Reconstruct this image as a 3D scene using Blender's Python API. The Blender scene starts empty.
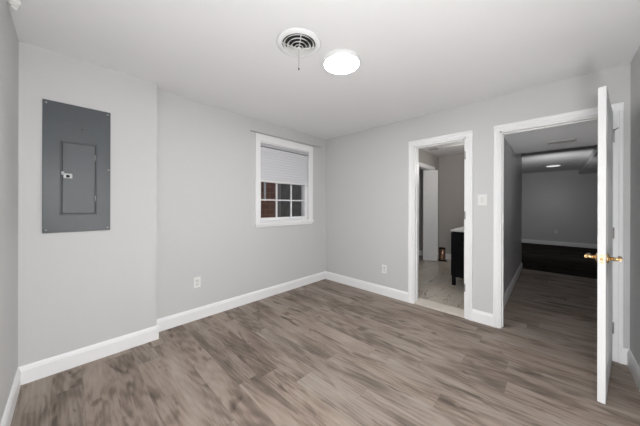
import bpy, bmesh, math, random
from mathutils import Vector, Matrix
C = bpy.context.scene.collection
PI = math.pi
random.seed(4)

# ------------------------------------------------------------------ camera, world, light, exposure
H = 2.4235                      # ceiling height
cam = bpy.data.cameras.new('camera'); co = bpy.data.objects.new('camera', cam); C.objects.link(co)
YAW = 0.8066; ROLL = 0.003
F = Vector((math.sin(YAW), math.cos(YAW), 0)); R = Vector((math.cos(YAW), -math.sin(YAW), 0)); U = Vector((0, 0, 1))
R2 = R*math.cos(ROLL) + U*math.sin(ROLL); U2 = U*math.cos(ROLL) - R*math.sin(ROLL)
co.matrix_world = Matrix(((R2.x, U2.x, -F.x, -3.1157), (R2.y, U2.y, -F.y, -2.8504), (R2.z, U2.z, -F.z, 1.27), (0, 0, 0, 1)))
cam.sensor_fit = 'HORIZONTAL'; cam.sensor_width = 36; cam.lens = 241.628*36/640
cam.shift_x = 0; cam.shift_y = -(213-205.6888)/640
cam.clip_start = 0.02; cam.clip_end = 100
bpy.context.scene.camera = co

sc = bpy.context.scene
sc.view_settings.view_transform = 'Standard'; sc.view_settings.look = 'None'
sc.view_settings.gamma = 1; sc.view_settings.use_curve_mapping = False
sc.view_settings.exposure = 0

LAMP = 72.0          # emission of the room's flush ceiling light
FLASH = 44.0        # the photographer's flash, direct part, watts
CEIL_FILL = 3.0      # added unseen spot near the floor, aimed up to brighten the ceiling, watts
LOW = 46.0
HALL_FILL = 27
FAMILY = 50
BATH = 17
HALL_LAMP = 0.8     # the dim flush light in the far room

w = bpy.data.worlds.new('dusk'); sc.world = w; w.use_nodes = True
w.node_tree.nodes['Background'].inputs[0].default_value = (0.55, 0.6, 0.7, 1)
w.node_tree.nodes['Background'].inputs[1].default_value = 1.0

def point(name, loc, watts, radius, col=(1, 1, 1)):
    l = bpy.data.lights.new(name, 'POINT'); l.energy = watts; l.shadow_soft_size = radius; l.color = col
    o = bpy.data.objects.new(name, l); C.objects.link(o); o.location = loc; return o
point('flash', (-3.10, -3.0, 1.50), FLASH, 0.10, (0.985, 0.995, 1.0))
point('low_fill', (-2.5, -3.2, 0.3), LOW, 0.09, (0.985, 0.995, 1.0))  # added fill lamp low by the front wall, out of view
l = bpy.data.lights.new('ceiling_fill', 'SPOT'); l.energy = CEIL_FILL; l.spot_size = math.radians(140); l.spot_blend = 1.0; l.shadow_soft_size = 0.25; l.color = (0.98, 0.99, 1.0)
o = bpy.data.objects.new('ceiling_fill', l); C.objects.link(o); o.location = (-2.35, -2.15, 0.12); o.rotation_euler = (PI, 0, 0)
def disk(name, loc, size, watts):
    l = bpy.data.lights.new(name, 'AREA'); l.shape = 'DISK'; l.size = size; l.energy = watts
    o = bpy.data.objects.new(name, l); C.objects.link(o); o.location = loc; return o
l = bpy.data.lights.new('far_room_fill', 'SPOT'); l.energy = FAMILY; l.spot_size = math.radians(165); l.spot_blend = 1.0; l.shadow_soft_size = 0.0
o = bpy.data.objects.new('far_room_fill', l); C.objects.link(o); o.location = (4.0, -2.9, 1.55); o.rotation_euler = (0, math.radians(-97), 0)  # added spot without a fixture, brightens the far wall and ceiling
l = bpy.data.lights.new('hall_fill', 'SPOT'); l.energy = HALL_FILL; l.spot_size = math.radians(130); l.spot_blend = 1.0; l.shadow_soft_size = 0.2
o = bpy.data.objects.new('hall_fill', l); C.objects.link(o); o.location = (1.05, -3.55, 0.3); o.rotation_euler = (PI, 0, 0)  # added spot out of sight in the hall, brightens the soffit
point('bath_fill', (1.35, -2.2, 1.95), BATH, 0.06, (1, 0.98, 0.95))  # added lamp hidden behind the wall pier, brightens the bathroom

# ------------------------------------------------------------------ materials
def srgb(r, g, b):
    f = lambda c: (c/255/12.92) if c/255 <= 0.04045 else ((c/255+0.055)/1.055)**2.4
    return (f(r), f(g), f(b), 1)
class NT:
    def __init__(s, name):
        s.m = bpy.data.materials.new(name); s.m.use_nodes = True; s.t = s.m.node_tree
        s.b = s.t.nodes['Principled BSDF']; s.out = s.t.nodes['Material Output']
    def n(s, kind, **kw):
        nd = s.t.nodes.new(kind)
        for k, v in kw.items():
            if k.startswith('i_'): nd.inputs[int(k[2:])].default_value = v
            else: setattr(nd, k, v)
        return nd
    def l(s, a, b): s.t.links.new(a, b)
    def math(s, op, a, b=None, c=None):
        nd = s.t.nodes.new('ShaderNodeMath'); nd.operation = op
        for i, v in enumerate((a, b, c)):
            if v is None: continue
            if isinstance(v, (int, float)): nd.inputs[i].default_value = v
            else: s.l(v, nd.inputs[i])
        return nd.outputs[0]
    def mix(s, fac, a, b, blend='MIX'):
        nd = s.t.nodes.new('ShaderNodeMix'); nd.data_type = 'RGBA'; nd.blend_type = blend
        for sock, v in ((nd.inputs[0], fac), (nd.inputs[6], a), (nd.inputs[7], b)):
            if hasattr(v, 'is_output') or hasattr(v, 'links'): s.l(v, sock)
            else: sock.default_value = v
        return nd.outputs[2]
    def ramp(s, fac, stops):
        nd = s.t.nodes.new('ShaderNodeValToRGB'); s.l(fac, nd.inputs[0]); e = nd.color_ramp.elements
        e[0].position, e[0].color = stops[0]; e[1].position, e[1].color = stops[-1]
        for p, c in stops[1:-1]:
            x = e.new(p); x.color = c
        return nd.outputs[0]
def plain(name, col, rough=0.5, metal=0.0, bump=0.0, scale=60, var=0.03, spec=0.5):
    t = NT(name); b = t.b
    g = t.n('ShaderNodeNewGeometry'); no = t.n('ShaderNodeTexNoise'); no.inputs['Scale'].default_value = scale; no.inputs['Detail'].default_value = 3
    t.l(g.outputs['Position'], no.inputs['Vector'])
    c2 = tuple(max(0, c*(1-var*2)) for c in col[:3]) + (1,)
    c3 = tuple(min(1, c*(1+var*2)) for c in col[:3]) + (1,)
    t.l(t.mix(no.outputs[0], c2, c3), b.inputs['Base Color'])
    b.inputs['Roughness'].default_value = rough; b.inputs['Metallic'].default_value = metal
    b.inputs['Specular IOR Level'].default_value = spec
    if bump:
        bp = t.n('ShaderNodeBump'); bp.inputs['Strength'].default_value = bump; bp.inputs['Distance'].default_value = 0.001
        t.l(no.outputs[0], bp.inputs['Height']); t.l(bp.outputs[0], b.inputs['Normal'])
    return t.m
def emis(name, col, strength):
    t = NT(name); t.b.inputs['Base Color'].default_value = (0.8, 0.8, 0.8, 1)
    t.b.inputs['Emission Color'].default_value = col; t.b.inputs['Emission Strength'].default_value = strength
    return t.m

WALL = plain('wall_paint_grey', (0.605, 0.605, 0.603, 1), 0.62, bump=0.15, scale=180, var=0.008, spec=0.3)
CEIL = plain('ceiling_paint', (0.85, 0.85, 0.86, 1), 0.8, bump=0.15, scale=150, var=0.008, spec=0.2)
HWALL = plain('hall_wall_paint', (0.58, 0.58, 0.59, 1), 0.38, bump=0.1, scale=180, var=0.01, spec=0.45)
BWALL = plain('bathroom_wall_paint', (0.44, 0.42, 0.40, 1), 0.6, bump=0.1, scale=180, var=0.01)
TRIM = plain('white_trim_paint', (0.88, 0.88, 0.885, 1), 0.38, var=0.006, spec=0.4)
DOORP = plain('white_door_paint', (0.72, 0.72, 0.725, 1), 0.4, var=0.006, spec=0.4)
PLAST = plain('white_plastic', (0.8, 0.8, 0.79, 1), 0.35, var=0.005)
PLAST2 = plain('off_white_plastic', (0.72, 0.72, 0.70, 1), 0.4, var=0.005)
DARK = plain('dark_slot', (0.01, 0.01, 0.01, 1), 0.8, var=0)
GREYM = plain('grey_enamel_steel', srgb(74, 78, 82), 0.36, 0.0, bump=0.08, scale=25, var=0.04, spec=0.45)
GREYM2 = plain('grey_enamel_steel_door', srgb(80, 83, 87), 0.40, 0.0, bump=0.08, scale=25, var=0.04, spec=0.45)
STEEL = plain('zinc_steel', (0.36, 0.36, 0.36, 1), 0.45, 0.6, var=0.03)
NICK = plain('satin_nickel', (0.30, 0.29, 0.28, 1), 0.38, 0.85, var=0.03)
BRASS = plain('satin_brass', (0.66, 0.45, 0.22, 1), 0.27, 0.95, var=0.03)
BRASSL = plain('pale_brass', (0.78, 0.66, 0.48, 1), 0.4, 0.6, var=0.03)
BLACK = plain('black_lacquer', (0.004, 0.004, 0.006, 1), 0.5, var=0.05, spec=0.12)
MBLACK = plain('matt_black_metal', (0.008, 0.008, 0.008, 1), 0.45, 0.3, var=0.05)
BRONZE = plain('bronze_metal', (0.30, 0.19, 0.13, 1), 0.28, 0.9, var=0.08)
COUNTER = plain('white_stone_counter', (0.75, 0.75, 0.74, 1), 0.25, scale=12, var=0.03)
SHADE = plain('lavender_grey_shade_fabric', (0.66, 0.665, 0.69, 1), 0.8, bump=0.3, scale=400, var=0.02, spec=0.1)
SHADE2 = plain('shade_rail_grey', (0.50, 0.50, 0.52, 1), 0.5, var=0.02)
RODM = plain('brushed_grey_rod', (0.40, 0.39, 0.38, 1), 0.5, 0.0, var=0.03)
THRESH = plain('pale_stone_threshold', (0.60, 0.56, 0.50, 1), 0.35, scale=20, var=0.06)
SIDING = plain('dark_weathered_boards', (0.12, 0.11, 0.09, 1), 0.8, scale=6, var=0.25)
GLOW = emis('lit_diffuser', (0.985, 0.995, 1, 1), LAMP)
GLOW2 = emis('dim_diffuser', (1, 0.99, 0.98, 1), HALL_LAMP)

def planks(name, tones, rough=0.5, spec=0.2, pw=0.152, pl=1.22):
    t = NT(name); g = t.n('ShaderNodeNewGeometry'); s = t.n('ShaderNodeSeparateXYZ'); t.l(g.outputs['Position'], s.inputs[0])
    u = t.math('DIVIDE', t.math('ADD', s.outputs[0], 10.03), pw); row = t.math('FLOOR', u)
    wn = t.n('ShaderNodeTexWhiteNoise', noise_dimensions='1D'); t.l(row, wn.inputs['W'])
    v = t.math('ADD', t.math('DIVIDE', t.math('ADD', s.outputs[1], 12.0), pl), wn.outputs[0]); seg = t.math('FLOOR', v)
    cid = t.n('ShaderNodeCombineXYZ'); t.l(row, cid.inputs[0]); t.l(seg, cid.inputs[1])
    w2 = t.n('ShaderNodeTexWhiteNoise', noise_dimensions='3D'); t.l(cid.outputs[0], w2.inputs['Vector'])
    rnd = w2.outputs[0]; sep = t.n('ShaderNodeSeparateColor'); t.l(w2.outputs[1], sep.inputs[0])
    # board-local texture coordinates, shifted per board and stretched along the grain
    def coords(stretch):
        cx = t.n('ShaderNodeCombineXYZ')
        t.l(t.math('ADD', s.outputs[0], t.math('MULTIPLY', sep.outputs[0], 30)), cx.inputs[0])
        t.l(t.math('ADD', t.math('MULTIPLY', s.outputs[1], stretch), t.math('MULTIPLY', sep.outputs[1], 20)), cx.inputs[1])
        t.l(t.math('MULTIPLY', rnd, 9), cx.inputs[2]); return cx.outputs[0]
    cA, cB, cC = coords(0.13), coords(0.045), coords(0.30)
    def noise(vec, scale, detail, dist, rough_=0.55):
        n = t.n('ShaderNodeTexNoise'); n.inputs['Scale'].default_value = scale; n.inputs['Detail'].default_value = detail
        n.inputs['Distortion'].default_value = dist; n.inputs['Roughness'].default_value = rough_; t.l(vec, n.inputs['Vector']); return n.outputs[0]
    big = noise(cC, 5.0, 2, 0.3, 0.5); fine = noise(cB, 130, 3, 0.1, 0.7); mid = noise(cA, 24, 4, 0.5, 0.6); spot = noise(cC, 10, 2, 0.9, 0.5)
    wave = t.n('ShaderNodeTexWave', wave_type='RINGS', rings_direction='Z'); wave.inputs['Scale'].default_value = 14
    wave.inputs['Distortion'].default_value = 5; wave.inputs['Detail'].default_value = 2; wave.inputs['Detail Scale'].default_value = 1.2
    t.l(cA, wave.inputs['Vector'])
    k = t.math('ADD', t.math('MULTIPLY', big, 0.46), t.math('MULTIPLY', mid, 0.38))
    k = t.math('ADD', k, t.math('MULTIPLY', fine, 0.12)); k = t.math('ADD', k, t.math('MULTIPLY', wave.outputs[1], 0.045))
    k = t.math('SUBTRACT', k, t.math('MULTIPLY', t.math('MAXIMUM', t.math('SUBTRACT', spot, 0.59), 0), 1.1))
    k = t.math('ADD', k, t.math('MULTIPLY', t.math('SUBTRACT', rnd, 0.5), 0.07))
    col = t.ramp(k, [(0.32, tones[0]), (0.43, tones[1]), (0.51, tones[2]), (0.66, tones[3])])
    tint = t.ramp(sep.outputs[2], [(0.0, (0.97, 0.99, 0.99, 1)), (1.0, (1.03, 1.0, 0.98, 1))])
    col = t.mix(1.0, col, tint, 'MULTIPLY')
    fu = t.math('FRACT', u); fv = t.math('FRACT', v)
    eu = t.math('MINIMUM', fu, t.math('SUBTRACT', 1, fu)); ev = t.math('MINIMUM', fv, t.math('SUBTRACT', 1, fv))
    gap = t.math('MINIMUM', t.math('DIVIDE', eu, 0.010), t.math('DIVIDE', ev, 0.0016)); gap = t.math('MINIMUM', gap, 1)
    col = t.mix(t.math('MULTIPLY', t.math('SUBTRACT', 1, gap), 0.45), col, tones[0])
    t.l(col, t.b.inputs['Base Color'])
    t.l(t.math('ADD', rough-0.06, t.math('MULTIPLY', mid, 0.14)), t.b.inputs['Roughness'])
    t.b.inputs['Specular IOR Level'].default_value = spec
    bp = t.n('ShaderNodeBump'); bp.inputs['Strength'].default_value = 0.25; bp.inputs['Distance'].default_value = 0.001
    t.l(t.math('ADD', gap, t.math('MULTIPLY', fine, 0.3)), bp.inputs['Height']); t.l(bp.outputs[0], t.b.inputs['Normal'])
    return t.m
FLOOR = planks('greige_vinyl_planks', [srgb(93, 84, 76), srgb(125, 112, 103), srgb(150, 137, 127), srgb(170, 158, 148)])
FLOOR2 = planks('shaded_vinyl_planks', [srgb(28, 25, 23), srgb(44, 40, 37), srgb(58, 53, 49), srgb(72, 66, 61)], rough=0.8, spec=0.03)  # far room planks with the dimness there put into their tones

def marble():
    t = NT('veined_marble_tile'); g = t.n('ShaderNodeNewGeometry')
    def vein(scale, dist, seed, lo):
        mp = t.n('ShaderNodeMapping'); mp.inputs['Location'].default_value = (seed, seed*1.7, 0); mp.inputs['Rotation'].default_value = (0, 0, 0.35)
        mp.inputs['Scale'].default_value = (1, 3.0, 1); t.l(g.outputs['Position'], mp.inputs[0])
        n = t.n('ShaderNodeTexNoise'); n.inputs['Scale'].default_value = scale; n.inputs['Detail'].default_value = 5; n.inputs['Distortion'].default_value = dist
        t.l(mp.outputs[0], n.inputs['Vector'])
        return t.math('MULTIPLY', t.math('MAXIMUM', t.math('SUBTRACT', 1, t.math('DIVIDE', t.math('ABSOLUTE', t.math('SUBTRACT', n.outputs[0], 0.5)), lo)), 0), 1), n.outputs[0]
    a, n1 = vein(0.9, 1.3, 3.1, 0.006); b, n2 = vein(1.7, 1.5, 9.7, 0.004)
    base = t.mix(n1, srgb(170, 160, 148), srgb(205, 198, 188))
    col = t.mix(t.math('MULTIPLY', a, 0.85), base, srgb(60, 56, 54)); col = t.mix(t.math('MULTIPLY', b, 0.5), col, srgb(80, 74, 70))
    s = t.n('ShaderNodeSeparateXYZ'); t.l(g.outputs['Position'], s.inputs[0])
    def grid(sock, size, off):
        f = t.math('FRACT', t.math('DIVIDE', t.math('ADD', sock, off), size)); return t.math('MINIMUM', f, t.math('SUBTRACT', 1, f))
    gm = t.math('LESS_THAN', t.math('MINIMUM', t.math('MULTIPLY', grid(s.outputs[0], 0.6, 10.2), 2), grid(s.outputs[1], 0.3, 10.05)), 0.006)
    col = t.mix(t.math('MULTIPLY', gm, 0.4), col, srgb(120, 112, 104))
    t.l(col, t.b.inputs['Base Color']); t.b.inputs['Roughness'].default_value = 0.22
    return t.m
MARBLE = marble()
def brick():
    t = NT('red_brick'); g = t.n('ShaderNodeNewGeometry'); mp = t.n('ShaderNodeMapping'); mp.inputs['Rotation'].default_value = (PI/2, 0, 0)
    t.l(g.outputs['Position'], mp.inputs[0])
    b = t.n('ShaderNodeTexBrick'); t.l(mp.outputs[0], b.inputs['Vector']); b.inputs['Scale'].default_value = 2.3
    b.inputs['Color1'].default_value = srgb(142, 100, 84); b.inputs['Color2'].default_value = srgb(122, 86, 72); b.inputs['Mortar'].default_value = srgb(150, 125, 110)
    b.inputs['Mortar Size'].default_value = 0.012
    t.l(b.outputs[0], t.b.inputs['Base Color']); t.b.inputs['Roughness'].default_value = 0.9
    return t.m
BRICK = brick()
def glass():
    t = NT('window_glass'); t.b.inputs['Base Color'].default_value = (1, 1, 1, 1); t.b.inputs['Roughness'].default_value = 0.02
    t.b.inputs['Transmission Weight'].default_value = 1; t.b.inputs['IOR'].default_value = 1.12
    return t.m
GLASS = glass()

# ------------------------------------------------------------------ mesh helpers (world coordinates; origins set on build)
class MB:
    def __init__(s): s.bm = bmesh.new()
    def box(s, x0, x1, y0, y1, z0, z1, bev=0.0, seg=2):
        r = bmesh.ops.create_cube(s.bm, size=1)
        vs = r['verts']
        for v in vs:
            v.co = Vector(((x0+x1)/2+v.co.x*(x1-x0), (y0+y1)/2+v.co.y*(y1-y0), (z0+z1)/2+v.co.z*(z1-z0)))
        if bev:
            es = list({e for v in vs for e in v.link_edges})
            bmesh.ops.bevel(s.bm, geom=es, offset=bev, segments=seg, profile=0.6, affect='EDGES')
        return s
    def lathe(s, prof, center, axis='z', seg=32, closed=False):
        """prof: list of (radius, height along axis)"""
        ax = {'z': (Vector((1,0,0)), Vector((0,1,0)), Vector((0,0,1))), 'x': (Vector((0,1,0)), Vector((0,0,1)), Vector((1,0,0))), 'y': (Vector((0,0,1)), Vector((1,0,0)), Vector((0,1,0)))}[axis] if isinstance(axis, str) else axis
        c = Vector(center); rings = []
        for r, hh in prof:
            if r < 1e-6: rings.append([s.bm.verts.new(c+ax[2]*hh)])
            else: rings.append([s.bm.verts.new(c+ax[2]*hh+(ax[0]*math.cos(2*PI*i/seg)+ax[1]*math.sin(2*PI*i/seg))*r) for i in range(seg)])
        pairs = list(zip(rings, rings[1:]))
        if closed: pairs.append((rings[-1], rings[0]))
        for a, b in pairs:
            for i in range(seg):
                j = (i+1) % seg
                if len(a) == 1 and len(b) == 1: continue
                if len(a) == 1: f = [a[0], b[i], b[j]]
                elif len(b) == 1: f = [a[i], a[j], b[0]]
                else: f = [a[i], a[j], b[j], b[i]]
                s.bm.faces.new(f).smooth = True
        return s
    def cyl(s, center, r, h, axis='z', seg=24, ch=0.0):
        p = [(0, 0), (r-ch, 0), (r, ch), (r, h-ch), (r-ch, h), (0, h)] if ch else [(0, 0), (r, 0), (r, h), (0, h)]
        return s.lathe(p, center, axis, seg)
    def tube(s, pts, r, seg=12):
        pts = [Vector(p) for p in pts]; rings = []
        for i, p in enumerate(pts):
            d = (pts[min(i+1, len(pts)-1)]-pts[max(i-1, 0)]).normalized()
            a = d.cross(Vector((0.13, 0.21, 0.97))).normalized(); b = d.cross(a)
            rings.append([s.bm.verts.new(p+(a*math.cos(2*PI*k/seg)+b*math.sin(2*PI*k/seg))*r) for k in range(seg)])
        for a, b in zip(rings, rings[1:]):
            for k in range(seg): s.bm.faces.new([a[k], a[(k+1) % seg], b[(k+1) % seg], b[k]]).smooth = True
        s.bm.faces.new(rings[0][::-1]); s.bm.faces.new(rings[-1]); return s
    def prof(s, pts, p0, p1, out, up=(0, 0, 1)):
        """extrude a profile [(out, up)] from p0 to p1"""
        p0, p1, out, up = Vector(p0), Vector(p1), Vector(out), Vector(up)
        a = [s.bm.verts.new(p0+out*u+up*v) for u, v in pts]; b = [s.bm.verts.new(p1+out*u+up*v) for u, v in pts]
        n = len(pts)
        for i in range(n): s.bm.faces.new([a[i], a[(i+1) % n], b[(i+1) % n], b[i]])
        s.bm.faces.new(a[::-1]); s.bm.faces.new(b); return s
    def build(s, name, mat, parent=None, origin=None, **props):
        bmesh.ops.recalc_face_normals(s.bm, faces=s.bm.faces)
        xs = [v.co for v in s.bm.verts]
        lo = Vector((min(v.x for v in xs), min(v.y for v in xs), min(v.z for v in xs))); hi = Vector((max(v.x for v in xs), max(v.y for v in xs), max(v.z for v in xs)))
        o3 = Vector(origin) if origin else Vector(((lo.x+hi.x)/2, (lo.y+hi.y)/2, lo.z))
        for v in s.bm.verts: v.co -= o3
        me = bpy.data.meshes.new(name); s.bm.to_mesh(me); s.bm.free(); me.materials.append(mat)
        o = bpy.data.objects.new(name, me); C.objects.link(o)
        if parent is not None:
            o.parent = parent; o.location = o3-Vector(parent['_w']) if '_w' in parent else o3
        else: o.location = o3
        o['_w'] = tuple(o3)
        for k, v in props.items(): o[k] = v
        return o
def struct(mb, name, mat): return mb.build(name, mat, kind='structure')
def thing(name, loc, label, cat, group=None, rz=0):
    o = bpy.data.objects.new(name, None); o.empty_display_size = 0.05; C.objects.link(o); o.location = loc; o.rotation_euler.z = rz
    o['_w'] = tuple(loc); o['label'] = label; o['category'] = cat
    if group: o['group'] = group
    return o

# ------------------------------------------------------------------ structure
WX, DY = -3.3571, -3.3046      # left and front wall planes
PB = 0.1438                    # depth of the bumped-out wall
struct(MB().box(-3.6, 3.30, -6.2, 0.25, -0.12, 0), 'floor', FLOOR)
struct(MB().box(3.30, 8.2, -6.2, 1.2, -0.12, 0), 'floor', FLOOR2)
struct(MB().box(-3.6, 3.30, -6.2, 0.2, H, H+0.15).box(3.30, 8.2, -6.2, 1.2, H, H+0.15), 'ceiling', CEIL)

# back wall with the window hole
wx0, wx1, wz0, wz1 = -1.32, -0.39, 1.035, 2.14
struct(MB().box(-3.6, wx0, 0, 0.2, 0, H).box(wx1, 3.30, 0, 0.2, 0, H).box(wx0, wx1, 0, 0.2, 0, wz0).box(wx0, wx1, 0, 0.2, wz1, H), 'wall_back', WALL)
struct(MB().box(-3.48, -2.5306, -PB, -0.0005, 0, H), 'wall_panel', WALL)
struct(MB().box(-3.6, WX, -3.5, -0.001, 0, H), 'wall_left', WALL)
struct(MB().box(-3.48, -0.0005, -3.42, DY, 0, H), 'wall_front', WALL)
# wall with the two doorways
D1a, D1b, D2a, D2b, DH = -1.555, -2.150, -2.460, -3.216, 2.052
TW = 0.115
def wall_doors(x0, x1, mat, name):
    m = MB()
    m.box(x0, x1, D1a, 0.0, 0, H); m.box(x0, x1, D2a, D1b, 0, H); m.box(x0, x1, -6.1, D2b, 0, H)
    m.box(x0, x1, D1b, D1a, DH, H); m.box(x0, x1, D2b, D2a, DH, H)
    return struct(m, name, mat)
wall_doors(0, 0.060, WALL, 'wall_right')
m = MB(); m.box(0.0605, TW, D1a, 0.0, 0, H).box(0.0605, TW, -2.35, D1b, 0, H).box(0.0605, TW, D1b, D1a, DH, H); struct(m, 'wall_bathroom_near', BWALL)
m = MB(); m.box(0.0605, TW, D2a, -2.351, 0, H).box(0.0605, TW, -6.1, D2b, 0, H).box(0.0605, TW, D2b, D2a, DH, H); struct(m, 'wall_hall_near', HWALL)
# bathroom shell
BL = -0.93; BF = 0.045
bx0, bx1 = 1.72, 2.56
struct(MB().box(TW+.001, 2.929, -2.35, -2.30, 0, H), 'wall_bathroom_right', BWALL)
struct(MB().box(2.93, 3.225, -2.35, -0.001, 0, H), 'wall_bathroom_far', BWALL)
struct(MB().box(TW+.001, bx0, BL, BL+0.10, 0, H).box(bx1, 2.929, BL, BL+0.10, 0, H).box(bx0, bx1, BL, BL+0.10, 2.08, H), 'wall_bathroom_left', BWALL)
struct(MB().box(TW+.001, 2.929, -2.299, -0.001, 0, BF), 'floor', MARBLE)
# hall and far room
struct(MB().box(TW+.001, 3.30, -2.41, -2.351, 0, H), 'wall_hall_left', HWALL)
struct(MB().box(3.226, 3.30, -2.350, 1.1, 0, H), 'wall_family_corner', HWALL)
struct(MB().box(7.93, 8.1, -6.1, 1.1, 0, H), 'wall_family_far', HWALL)
struct(MB().box(3.2, 8.1, 1.1, 1.2, 0, H), 'wall_family_left', HWALL)
struct(MB().box(0.0, 8.1, -6.2, -6.1, 0, H), 'wall_family_right', HWALL)
struct(MB().box(TW+.001, 2.09, -6.099, -2.411, 2.145, H-.001), 'trim_dropped_soffit', CEIL)
struct(MB().box(2.091, 7.929, -6.099, -3.46, 2.28, H-.001), 'trim_boxed_beam', HWALL)

# baseboards
BBP = [(0, 0), (0.015, 0), (0.015, 0.098), (0.012, 0.104), (0.011, 0.112), (0.006, 0.122), (0.003, 0.127), (0, 0.128)]
def base(name, segs):
    m = MB()
    for p0, p1, out in segs: m.prof(BBP, p0, p1, out)
    return struct(m, name, TRIM)
base('baseboard_back', [((-2.5306, 0, 0), (-0.0, 0, 0), (0, -1, 0))])
base('baseboard_panel', [((WX, -PB, 0), (-2.5306+0.012, -PB, 0), (0, -1, 0)), ((-2.5306, -PB-0.014, 0), (-2.5306, -0.0, 0), (1, 0, 0))])
base('baseboard_left', [((WX, -PB, 0), (WX, -3.30, 0), (1, 0, 0))])
base('baseboard_front', [((WX, DY, 0), (-0.0, DY, 0), (0, 1, 0))])
CO1a, CO1b, CO2a, CO2b = -1.4892, -2.2171, -2.4073, -3.2698
base('baseboard_right', [((0, 0, 0), (0, CO1a, 0), (-1, 0, 0)), ((0, CO1b, 0), (0, CO2a, 0), (-1, 0, 0)), ((0, CO2b, 0), (0, DY, 0), (-1, 0, 0))])
base('baseboard_hall', [((TW, -2.41, 0), (3.30, -2.41, 0), (0, -1, 0)), ((3.30, -2.42, 0), (3.30, 1.1, 0), (1, 0, 0))])
base('baseboard_family_far', [((7.93, -6.1, 0), (7.93, 1.1, 0), (-1, 0, 0))])
base('baseboard_bathroom', [((2.93, -2.30, BF), (2.93, BL, BF), (-1, 0, 0)), ((2.93, BL+.1, BF), (2.93, 0, BF), (-1, 0, 0)), ((TW, BL, BF), (bx0-.06, BL, BF), (0, -1, 0)), ((bx1+.06, BL, BF), (2.93, BL, BF), (0, -1, 0)),
     ((TW, 0, BF), (2.93, 0, BF), (0, -1, 0))])

# door casings + jambs (trim)
CASP = [(0, 0), (0.012, 0), (0.013, 0.004), (0.013, 0.034), (0.017, 0.040), (0.019, 0.052), (0.019, 0.062), (0.016, 0.066), (0, 0.066)]   # (thickness, across from inner edge)
def casing(name, xw, out, ya, yb, oa, ob, top, mat=TRIM, jamb=(0, TW), stop=None, zb=0.0):
    """ya>yb are opening edges, oa/ob the outer casing edges"""
    m = MB(); wa, wb = oa-ya, yb-ob
    def P(wid): return [(a, b/0.066*wid) for a, b in CASP]
    i = 0.004
    for side, y, wid in ((1, ya+0.0, wa), (-1, yb-0.0, wb)):
        m.prof(P(wid), (xw, y, zb), (xw, y, top-.0002), (out, 0, 0), (0, side, 0))
    # head with mitred look: runs full width
    m.prof(P(0.063), (xw, ya+wa-.0005, top), (xw, yb-wb+.0005, top), (out, 0, 0), (0, 0, 1))
    # jambs
    x0, x1 = min(jamb), max(jamb); e = 0.019
    m.box(x0-.001, x1+.001, ya-e+0.004, ya+0.004, 0, top, 0.001, 1); m.box(x0-.001, x1+.001, yb-0.004, yb+e-0.004, 0, top, 0.001, 1)
    m.box(x0-.001, x1+.001, yb, ya, top-e, top+0.003, 0.001, 1)
    if stop is not None:
        s0, s1 = stop
        m.box(s0, s1, ya-e-0.007, ya-e+0.005, 0, top-e, 0.001, 1); m.box(s0, s1, yb+e-0.005, yb+e+0.007, 0, top-e, 0.001, 1); m.box(s0, s1, yb+e, ya-e, top-e-0.011, top-e+.001, 0.001, 1)
    return struct(m, name, mat)
t1 = casing('trim_1', 0, -1, D1a, D1b, CO1a, CO1b, DH, stop=(0.045, 0.08))
t2 = casing('trim_2', 0, -1, D2a, D2b, CO2a, CO2b, DH, stop=(0.045, 0.08))
for z in (0.30, 1.12, 1.80):
    MB().box(-0.006, 0.001, D1b+0.001, D1b+0.013, z, z+0.09, 0.001, 1).build('hinge_leaf', NICK, t1, label='dull metal hinge leaf')
# back sides of the two doorways
casing('trim_3', TW, 1, D1a, D1b, CO1a, CO1b, DH, jamb=(TW-.004, TW-.002), stop=None, zb=BF)
casing('trim_4', TW, 1, D2a, D2b, -2.41, CO2b, DH, jamb=(TW-.004, TW-.002), stop=None)
# bathroom closet casing (wall faces -y)
m = MB()
for x0, x1 in ((bx0-0.06, bx0), (bx1, bx1+0.06)): m.box(x0, x1, BL-0.017, BL, BF, 2.08, 0.003)
m.box(bx0-0.06, bx1+0.06, BL-0.018, BL, 2.08, 2.145, 0.003)
m.box(bx0, bx0+0.015, BL, BL+0.1, BF, 2.08); m.box(bx1-0.015, bx1, BL, BL+0.1, BF, 2.08); m.box(bx0, bx1, BL, BL+0.1, 2.065, 2.08)
struct(m, 'trim_5', TRIM)
# bathroom threshold
struct(MB().prof([(0, 0), (0, 0.020), (0.010, 0.026), (0.09, 0.045), (0.125, 0.049), (0.128, 0)], (-0.004, D1b+0.016, 0), (-0.004, D1a-0.016, 0), (1, 0, 0)), 'trim_6', THRESH)

# ------------------------------------------------------------------ window
win = MB()
cz0 = 0.974
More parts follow.
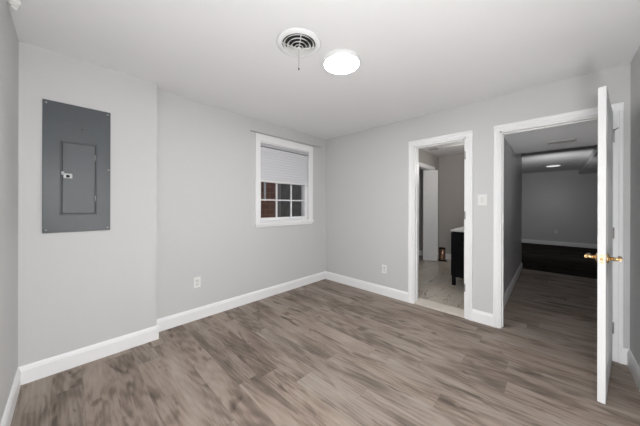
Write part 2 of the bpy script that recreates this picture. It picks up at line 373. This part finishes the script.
# casing around + stool + jamb lining
win.box(-1.391, wx0, -0.018, 0, wz0, wz1, 0.002); win.box(wx1-0.035, -0.330, -0.018, 0, wz0, wz1, 0.002)
win.box(-1.391, -0.330, -0.018, 0.0, wz1, wz1+0.095, 0.002)
win.box(wx0, wx0+0.012, 0, 0.16, wz0, wz1); win.box(wx1-0.012, wx1, 0, 0.16, wz0, wz1); win.box(wx0, wx1, 0, 0.16, wz1-0.012, wz1); win.box(wx0, wx1, 0, 0.16, wz0-0.001, wz0+0.018)
wo = win.build('window_1', TRIM, kind='structure')
MB().box(-1.40, -0.322, -0.034, 0.0, wz0-0.030, wz0+0.003, 0.005).box(-1.385, -0.336, -0.016, 0, cz0, wz0-0.028, 0.003).build('window_sill', TRIM, wo)
def sash(y0, y1, z0, z1, name, rb, rt):
    m = MB(); x0, x1 = wx0+0.012, wx1-0.012; s = 0.042
    m.box(x0, x0+s, y0, y1, z0, z1, 0.003); m.box(x1-s, x1, y0, y1, z0, z1, 0.003)
    m.box(x0+s, x1-s, y0, y1, z0, z0+rb, 0.003); m.box(x0+s, x1-s, y0, y1, z1-rt, z1, 0.003)
    f = m.build(name, TRIM, wo)
    g = MB(); gx0, gx1 = x0+s, x1-s; gz0, gz1 = z0+rb, z1-rt
    for k in (1, 2):
        xc = gx0+(gx1-gx0)*k/3; g.box(xc-0.010, xc+0.010, y0+0.006, y1-0.006, gz0, gz1, 0.002)
    g.box(gx0, gx1, y0+0.007, y1-0.007, (gz0+gz1)/2-0.009, (gz0+gz1)/2+0.009, 0.002)
    g.build('muntin_grid', TRIM, f)
    MB().box(gx0, gx1, (y0+y1)/2-0.002, (y0+y1)/2+0.002, gz0, gz1).build('glass', GLASS, f)
sash(0.055, 0.090, wz0+0.018, 1.640, 'lower_sash', 0.045, 0.038)
sash(0.092, 0.127, 1.602, wz1-0.012, 'upper_sash', 0.038, 0.04)
# window shade
sh = thing('window_shade', (-0.855, 0.028, 1.60), 'lavender grey cellular shade pulled halfway down inside the window', 'window shade')
m = MB(); zt, zb = 2.075, 1.622; n = 24; x0, x1 = wx0+0.014, wx1-0.014
pr = []
for i in range(n+1):
    z = zb+(zt-zb)*i/n; pr.append((-0.0015 if i % 2 else 0.0015, z))
pts = [(0.018+a, z) for a, z in pr]+[(0.036-a, z) for a, z in reversed(pr)]
m.prof([(a, z) for a, z in pts], (x0, 0, 0), (x1, 0, 0), (0, 1, 0)); m.build('shade_fabric', SHADE, sh)
MB().box(x0, x1, 0.004, 0.046, 2.083, 2.127, 0.003).build('head_rail', SHADE2, sh)
MB().box(x0, x1, 0.012, 0.042, 1.598, 1.622, 0.004).build('bottom_rail', PLAST, sh)
# curtain rod
rod = thing('curtain_rod', (-0.81, -0.035, 2.245), 'thin grey curtain rod fixed along the top of the window casing', 'curtain rod')
MB().tube([(-1.455, -0.030, 2.242), (-0.18, -0.030, 2.254)], 0.0055).build('rod', RODM, rod)
for x, z in ((-1.465, 2.242), (-0.17, 2.254)):
    MB().lathe([(0, -0.012), (0.007, -0.010), (0.009, 0), (0.007, 0.010), (0, 0.012)], (x, -0.030, z), 'x', 16).build('finial', RODM, rod)
for x in (-1.40, -0.318):
    MB().box(x-0.003, x+0.003, -0.030, 0.0, 2.240+(x+1.4)*0.009, 2.246+(x+1.4)*0.009, 0.001).build('bracket', RODM, rod)
# outside the window
struct(MB().box(-3.0, -0.13, 1.2, 1.4, -0.1, 3.2), 'wall_outside_brick', BRICK)
struct(MB().box(-0.3, 2.8, 2.3, 2.4, -0.1, 3.2), 'wall_outside_boards', SIDING)
m = MB(); m.tube([(-0.47, 1.17, 1.36), (-0.47, 1.17, 2.6)], 0.022)
o = m.build('downpipe', PLAST2, label='thin pale pipe on the brick outside, seen through the left pane', category='pipe')
m = MB(); m.box(-0.115, -0.045, 1.22, 1.30, 0, 3.0, 0.006); m.box(-0.13, -0.03, 1.20, 1.32, 0, 0.12, 0.01)
m.build('outdoor_post', plain('grey_post_paint', (0.22, 0.22, 0.21, 1), 0.6), label='grey square post outside, seen through the middle pane of the window', category='post')

# ------------------------------------------------------------------ breaker panel
bp = thing('breaker_panel', (-3.057, -PB, 1.06), 'dark grey steel electrical breaker panel with small hinged door on the left wall', 'electrical panel')
px0, px1, pz0, pz1 = -3.2465, -2.8671, 1.0597, 2.0494; yf = -PB-0.012
MB().box(px0, px1, yf, -PB, pz0, pz1, 0.0025).build('cover', GREYM, bp)
dx0, dx1, dz0, dz1 = -3.146, -2.963, 1.205, 1.748
m = MB(); q = 0.010
m.box(dx0-q, dx1+q, yf-0.003, yf, dz0-q, dz0-0.003, 0.0012).box(dx0-q, dx1+q, yf-0.003, yf, dz1+0.003, dz1+q, 0.0012)
m.box(dx0-q, dx0-0.003, yf-0.003, yf, dz0-q, dz1+q, 0.0012).box(dx1+0.003, dx1+q, yf-0.003, yf, dz0-q, dz1+q, 0.0012)
m.build('door_frame', GREYM2, bp)
m = MB(); m.box(dx0-0.003, dx1+0.003, yf-0.0012, yf, dz0-0.003, dz1+0.003); m.box(dx0-q-.002, dx1+q+.002, yf-0.0008, yf, dz0-q-.002, dz1+q+.002); m.build('door_gap', DARK, bp)
m = MB(); m.box(dx0, dx1, yf-0.006, yf, dz0, dz1, 0.003)
dd = m.build('panel_door', GREYM2, bp)
lt = MB().box(dx0+0.004, dx0+0.054, yf-0.011, yf-0.005, 1.475, 1.512, 0.004).build('latch', STEEL, dd, label='bright metal slide latch')
MB().lathe([(0, -0.0125), (0.009, -0.0125), (0.011, -0.010), (0.011, 0)], (dx0+0.030, yf-0.001, 1.491), 'y', 20).build('latch_button', DARK, lt)
MB().box(dx0-0.006, dx0+0.010, yf-0.010, yf-0.004, 1.500, 1.525, 0.002).build('latch_tab', STEEL, dd)
for z in (1.30, 1.63):
    MB().cyl((dx1+0.002, yf-0.007, z), 0.0035, 0.045, 'z', 12).build('hinge', STEEL, dd, label='bright pin hinge')
for x, z in ((px0+0.018, pz1-0.022), (px1-0.018, pz1-0.022), (px0+0.018, pz0+0.022), (px1-0.018, pz0+0.022), (px1-0.012, 1.563)):
    MB().lathe([(0, -0.004), (0.004, -0.0036), (0.0065, -0.001), (0.0065, 0)], (x, yf, z), 'y', 16).build('screw', STEEL, bp, label='bright screw')
MB().lathe([(0, -0.003), (0.003, -0.0028), (0.004, 0)], (-3.039, yf, 1.868), 'y', 12).build('rivet', DARK, bp)

# ------------------------------------------------------------------ outlets and switch
def outlet(center, face, label, w=0.072, h=0.118):
    """face: 'y' (wall at y, faces -y) or 'x' (faces -x)"""
    cx, cy, cz = center; o = thing('power_outlet', (cx, cy, cz-h/2), label, 'outlet', 'wall outlets')
    def bx(m, a0, a1, d0, d1, z0, z1, bev):
        if face == 'y': m.box(cx+a0, cx+a1, cy-d1, cy-d0, cz+z0, cz+z1, bev)
        else: m.box(cx-d1, cx-d0, cy+a0, cy+a1, cz+z0, cz+z1, bev)
        return m
    bx(MB(), -w/2, w/2, 0, 0.006, -h/2, h/2, 0.0025).build('plate', PLAST, o)
    for s in (-1, 1):
        r = bx(MB(), -0.017, 0.017, 0.004, 0.0085, s*0.0195-0.0145, s*0.0195+0.0145, 0.002).build('receptacle', PLAST2, o)
        m = MB(); bx(m, -0.008, -0.0055, 0.007, 0.0088, s*0.0195-0.002, s*0.0195+0.007, 0); bx(m, 0.0055, 0.008, 0.007, 0.0088, s*0.0195-0.002, s*0.0195+0.006, 0)
        bx(m, -0.0025, 0.0025, 0.007, 0.0088, s*0.0195-0.010, s*0.0195-0.006, 0); m.build('slots', DARK, r)
    m = MB(); m.lathe([(0, -0.0072), (0.0025, -0.007), (0.003, -0.005)], (cx, cy, cz), 'y' if face == 'y' else 'x', 10) ; m.build('screw', STEEL, o)
outlet((-2.118, 0, 0.413), 'y', 'white double power outlet low on the wall below and left of the window')
outlet((0, -1.136, 0.373), 'x', 'white double power outlet low on the wall left of the narrow doorway')
outlet((7.93, -2.96, 0.44), 'x', 'small white power outlet on the far wall of the dark room')
sw = thing('light_switch', (0, -2.308, 1.275), 'white rocker light switch plate on the wall between the two doorways', 'light switch')
MB().box(-0.006, 0, -2.350, -2.266, 1.277, 1.399, 0.0025).build('plate', PLAST, sw)
MB().prof([(0, -0.033), (0.003, -0.033), (0.0055, 0), (0.003, 0.033), (0, 0.033)], (-0.0055, -2.3245, 1.338), (-0.0055, -2.2915, 1.338), (-1, 0, 0)).build('rocker', PLAST2, sw)

# ------------------------------------------------------------------ ceiling fixtures
cl = thing('ceiling_light', (-1.61, -1.641, H), 'lit white round flush ceiling light beside the round vent', 'ceiling light')
MB().lathe([(0, 0), (0.146, 0), (0.149, -0.004), (0.149, -0.020), (0.145, -0.031), (0.139, -0.0325), (0.137, -0.030), (0, -0.020)], (-1.61, -1.641, H), 'z', 64).build('trim_ring', PLAST, cl)
MB().lathe([(0, -0.0205), (0.1365, -0.0205), (0.136, -0.0305), (0.11, -0.0315), (0.05, -0.032), (0, -0.0325)], (-1.61, -1.641, H), 'z', 64).build('diffuser', GLOW, cl)

cv = thing('ceiling_vent', (-1.978, -1.547, H), 'white round ceiling vent with concentric ring louvres and a hanging chain', 'vent')
cc = (-1.978, -1.547, H)
MB().lathe([(0.118, -0.001), (0.118, -0.010), (0.124, -0.013), (0.135, -0.012), (0.152, -0.005), (0.158, -0.001)], cc, 'z', 64, closed=True).build('flange', CEIL, cv)
MB().lathe([(0, -0.0005), (0.118, -0.0005), (0.118, -0.002), (0, -0.002)], cc, 'z', 48).build('duct_opening', DARK, cv)
for r, z in ((0.034, -0.033), (0.058, -0.027), (0.082, -0.020), (0.107, -0.013)):
    MB().lathe([(r-0.013, z+0.015), (r, z), (r+0.0035, z), (r-0.0095, z+0.015)], cc, 'z', 56, closed=True).build('louvre_ring', PLAST, cv)
MB().lathe([(0, -0.022), (0.010, -0.024), (0.016, -0.034), (0.012, -0.038), (0, -0.039)], cc, 'z', 32).build('center_cap', PLAST, cv)
for k in range(4):
    a = PI/4+k*PI/2+0.2; d = Vector((math.cos(a), math.sin(a), 0)); c0 = Vector(cc)
    m = MB(); m.tube([c0+d*0.012+Vector((0, 0, -0.034)), c0+d*0.120+Vector((0, 0, -0.009))], 0.0025, 8); m.build('spoke', PLAST, cv)
m = MB(); m.tube([(cc[0], cc[1], H-0.037), (cc[0], cc[1], H-0.176)], 0.0016, 8)
ch = m.build('pull_chain', NICK, cv)
MB().lathe([(0, -0.188), (0.004, -0.185), (0.0052, -0.179), (0.003, -0.173), (0, -0.172)], cc, 'z', 16).build('chain_bead', DARK, ch)

sn = thing('ceiling_sensor', (-3.328, -0.655, H), 'small white round stepped sensor in the top left ceiling corner', 'sensor')
sc3 = (-3.328, -0.655, H)
MB().lathe([(0, 0), (0.0271, 0), (0.0279, -0.003), (0.0271, -0.014), (0.0254, -0.017), (0.0230, -0.017)], sc3, 'z', 40).build('base_ring', PLAST, sn)
MB().lathe([(0.0230, -0.015), (0.0221, -0.030), (0.0197, -0.034), (0.0172, -0.031), (0.0164, -0.034), (0.0156, -0.044), (0.0115, -0.049), (0.0049, -0.051), (0, -0.051)], sc3, 'z', 40).build('cap', PLAST2, sn)

# ------------------------------------------------------------------ the open door of the wide doorway (hinged on the right)
HX, HY = -0.012, -3.2135
ang = math.atan2(0.113, -0.738)          # direction of the leaf from its hinge
dr = thing('open_door', (HX, HY, 0.008), 'white interior door standing wide open, seen edge-on with brass lever handle', 'door', rz=ang)
dr['_w'] = (0, 0, 0)                     # children of this root are built in its own axes
DL, DT, DHH = 0.742, 0.036, 2.032
# local axes: +x along the leaf, -y towards the doorway side (left in the photo)
m = MB()
m.box(0.004, DL, -DT, 0, 0, DHH, 0.0015, 1)
leaf = m.build('door_leaf', DOORP, dr)
for (a0, a1) in ((0.10, 0.335), (0.41, 0.645)):
    for (z0, z1) in ((0.20, 0.80), (0.95, 1.55), (1.66, 1.90)):
        for ys in (0, -DT):
            s = 1 if ys == 0 else -1; m = MB()
            fr = 0.014
            def yb(d0, d1): return (ys+min(s*d0, s*d1), ys+max(s*d0, s*d1))
            ya_, yb_ = yb(-0.001, 0.0010)
            m.box(a0, a1, ya_, yb_, z0, z0+fr, 0.001, 1).box(a0, a1, ya_, yb_, z1-fr, z1, 0.001, 1).box(a0, a0+fr, ya_, yb_, z0, z1, 0.001, 1).box(a1-fr, a1, ya_, yb_, z0, z1, 0.001, 1)
            m.box(a0+0.035, a1-0.035, ya_, yb_, z0+0.035, z1-0.035, 0.0015, 1)
            m.build('panel_moulding', DOORP, dr)
hz = 0.925; hxx = DL-0.060
MB().box(DL-0.001, DL+0.0018, -0.030, -0.006, hz-0.030, hz+0.030, 0.0008, 1).build('latch_plate', BRASSL, dr)
MB().cyl((DL+0.0015, -DT/2, hz-0.021), 0.0035, 0.0009, 'x', 12).cyl((DL+0.0015, -DT/2, hz+0.021), 0.0035, 0.0009, 'x', 12).build('latch_screws', NICK, dr)
MB().box(DL, DL+0.010, -DT/2-0.006, -DT/2+0.006, hz-0.009, hz+0.009, 0.003).build('latch_bolt', BRASS, dr)
for s in (1, -1):
    y0 = 0 if s == 1 else -DT
    ax = (Vector((1, 0, 0)), Vector((0, 0, 1)), Vector((0, s, 0)))
    MB().lathe([(0, 0), (0.031, 0), (0.032, 0.003), (0.030, 0.008), (0.020, 0.011), (0.013, 0.016), (0, 0.016)], (hxx, y0, hz), ax, 32).build('rose', BRASS, dr)
    m = MB(); m.tube([(hxx, y0+s*0.010, hz), (hxx, y0+s*0.045, hz), (hxx-0.001, y0+s*0.054, hz)], 0.0112, 16)
    lv = m.build('lever_neck', BRASS, dr)
    m = MB(); m.tube([(hxx+0.010, y0+s*0.054, hz), (hxx-0.03, y0+s*0.055, hz), (hxx-0.085, y0+s*0.054, hz+0.002), (hxx-0.108, y0+s*0.051, hz+0.001)], 0.0088, 14)
    m.build('lever_handle', BRASS, dr)
# hinges with knuckles at the jamb
for z in (0.22, 1.00, 1.79):
    hm = STEEL if z > 1.5 else NICK
    MB().cyl((0.0, 0.003, z), 0.0065, 0.090, 'z', 16, 0.001).box(0.001, 0.030, -0.001, 0.0012, z, z+0.09).build('hinge', hm, dr)
m = MB(); m.tube([(-0.005, 0.004, 1.888), (0.035, 0.020, 1.890), (0.060, 0.030, 1.891)], 0.0035, 10); m.cyl((0, 0.003, 1.88), 0.008, 0.014, 'z', 16)
m.build('hinge_pin_stop', NICK, dr)

# ------------------------------------------------------------------ bathroom
va = thing('bathroom_vanity', (1.40, -2.0, 0.045), 'black bathroom vanity with white stone top behind the narrow doorway', 'vanity')
vx0, vx1, vy0, vy1 = 1.02, 1.78, -2.285, -1.73
MB().box(vx0, vx1, vy0, vy1, 0.175, 0.877, 0.003).build('cabinet_body', BLACK, va)
for x in (vx0+0.025, vx1-0.025):
    for y in (vy0+0.025, vy1-0.025):
        MB().box(x-0.024, x+0.024, y-0.024, y+0.024, BF, 0.177, 0.002).build('leg', BLACK, va)
MB().box(vx0-0.012, vx1+0.012, vy0-0.005, vy1+0.015, 0.877, 0.904, 0.003).build('countertop', COUNTER, va)
for a, b in ((vx0+0.01, (vx0+vx1)/2-0.003), ((vx0+vx1)/2+0.003, vx1-0.01)):
    d = MB().box(a, b, vy1-.001, vy1+0.014, 0.19, 0.862, 0.003).build('cabinet_door', BLACK, va)
    hx = b-0.03 if a < 1.3 else a+0.03
    MB().cyl((hx, vy1+0.03, 0.55), 0.005, 0.13, 'z', 10).build('handle', BRASS, d)
fa = thing('faucet', (1.40, -2.12, 0.904), 'matt black basin faucet standing on the white vanity top', 'faucet')
MB().lathe([(0, 0), (0.026, 0), (0.026, 0.006), (0.018, 0.010), (0.018, 0.085), (0.015, 0.09), (0, 0.09)], (1.40, -2.12, 0.904), 'z', 20).build('body', MBLACK, fa)
m = MB(); m.tube([(1.40, -2.12, 0.962), (1.40, -1.99, 0.968), (1.40, -1.90, 0.966)], 0.012); m.tube([(1.40, -1.905, 0.972), (1.40, -1.90, 0.945)], 0.014); m.build('spout', MBLACK, fa)
m = MB(); m.tube([(1.40, -2.12, 0.98), (1.40, -2.125, 1.0), (1.40, -2.16, 1.01)], 0.007); m.build('lever', MBLACK, fa)
bn = thing('waste_bin', (2.68, -1.085, BF), 'slim bronze cylindrical bin on the bathroom floor against the far wall', 'bin')
MB().lathe([(0, 0.03), (0.064, 0.03), (0.066, 0.04), (0.066, 0.27), (0, 0.27)], (2.68, -1.085, BF), 'z', 32).build('body', BRONZE, bn)
MB().lathe([(0, 0.268), (0.069, 0.268), (0.070, 0.275), (0.066, 0.292), (0.04, 0.302), (0, 0.304)], (2.68, -1.085, BF), 'z', 32).build('lid', MBLACK, bn)
MB().lathe([(0, 0), (0.071, 0), (0.071, 0.028), (0.066, 0.032), (0, 0.032)], (2.68, -1.085, BF), 'z', 32).box(2.65, 2.71, -1.19, -1.145, BF, BF+.018, 0.006).build('foot_pedal_base', MBLACK, bn)
# closet door leaf in the bathroom
a2 = math.atan2(0.26, -0.165)
cd = thing('closet_door', (2.575, -1.02, BF+0.01), 'white panelled closet door standing ajar inside the bathroom', 'door', rz=a2); cd['_w'] = (0, 0, 0)
MB().box(0, 0.308, 0, 0.030, 0, 2.01, 0.002, 1).build('door_leaf', DOORP, cd)
for z0, z1 in ((0.2, 0.85), (1.0, 1.85)):
    for x0, x1 in ((0.04, 0.145), (0.165, 0.27)):
        MB().box(x0, x1, 0.029, 0.033, z0, z1, 0.002, 1).build('panel_moulding', DOORP, cd)
o = MB().box(1.93, 2.05, -1.68, -1.32, H-0.018, H, 0.005)
bl = thing('bathroom_ceiling_panel', (1.99, -1.5, H-0.02), 'pale rectangular ceiling fixture nearest the doorway head in the bathroom', 'ceiling fixture')
o.build('frame', PLAST, bl)
MB().box(1.945, 2.035, -1.665, -1.335, H-0.020, H-0.016, 0.002).build('grille', PLAST2, bl)
bv = thing('exhaust_grille', (1.98, -1.13, H-0.01), 'small grey square exhaust grille on the bathroom ceiling near the closet', 'vent')
MB().box(1.90, 2.06, -1.21, -1.05, H-0.010, H, 0.003).build('frame', RODM, bv)
m = MB()
for k in range(6): m.box(1.912+k*0.024, 1.922+k*0.024, -1.20, -1.06, H-0.013, H-0.008)
m.build('slats', RODM, bv)

# ------------------------------------------------------------------ hall and far room fixtures
hv = thing('soffit_vent', (1.49, -2.945, 2.145), 'grey rectangular slatted vent in the dropped hall ceiling', 'vent')
MB().box(1.40, 1.415, -3.085, -2.805, 2.135, 2.145, 0.002).box(1.565, 1.58, -3.085, -2.805, 2.135, 2.145, 0.002).box(1.40, 1.58, -3.085, -3.07, 2.135, 2.145, 0.002).box(1.40, 1.58, -2.82, -2.805, 2.135, 2.145, 0.002).build('frame', PLAST2, hv)
m = MB()
for k in range(8):
    x = 1.420+k*0.018; m.prof([(0, 0), (0.011, -0.007), (0.012, -0.006), (0.001, 0.001)], (x, -3.07, 2.144), (x, -2.82, 2.144), (1, 0, 0))
m.build('slats', RODM, hv)
MB().box(1.412, 1.568, -3.072, -2.818, 2.1435, 2.1448).build('duct_opening', DARK, hv)
hl = thing('ceiling_light', (6.30, -2.88, H), 'small dim round flush light on the far ceiling beyond the wide doorway', 'ceiling light')
MB().lathe([(0, 0), (0.154, 0), (0.158, -0.004), (0.158, -0.022), (0.152, -0.027), (0.145, -0.022), (0, -0.022)], (6.30, -2.88, H), 'z', 48).build('trim_ring', PLAST, hl)
MB().lathe([(0, -0.0225), (0.1445, -0.0225), (0.143, -0.027), (0.12, -0.031), (0, -0.033)], (6.30, -2.88, H), 'z', 48).build('diffuser', GLOW2, hl)

for o in bpy.data.objects:
    if '_w' in o: del o['_w']
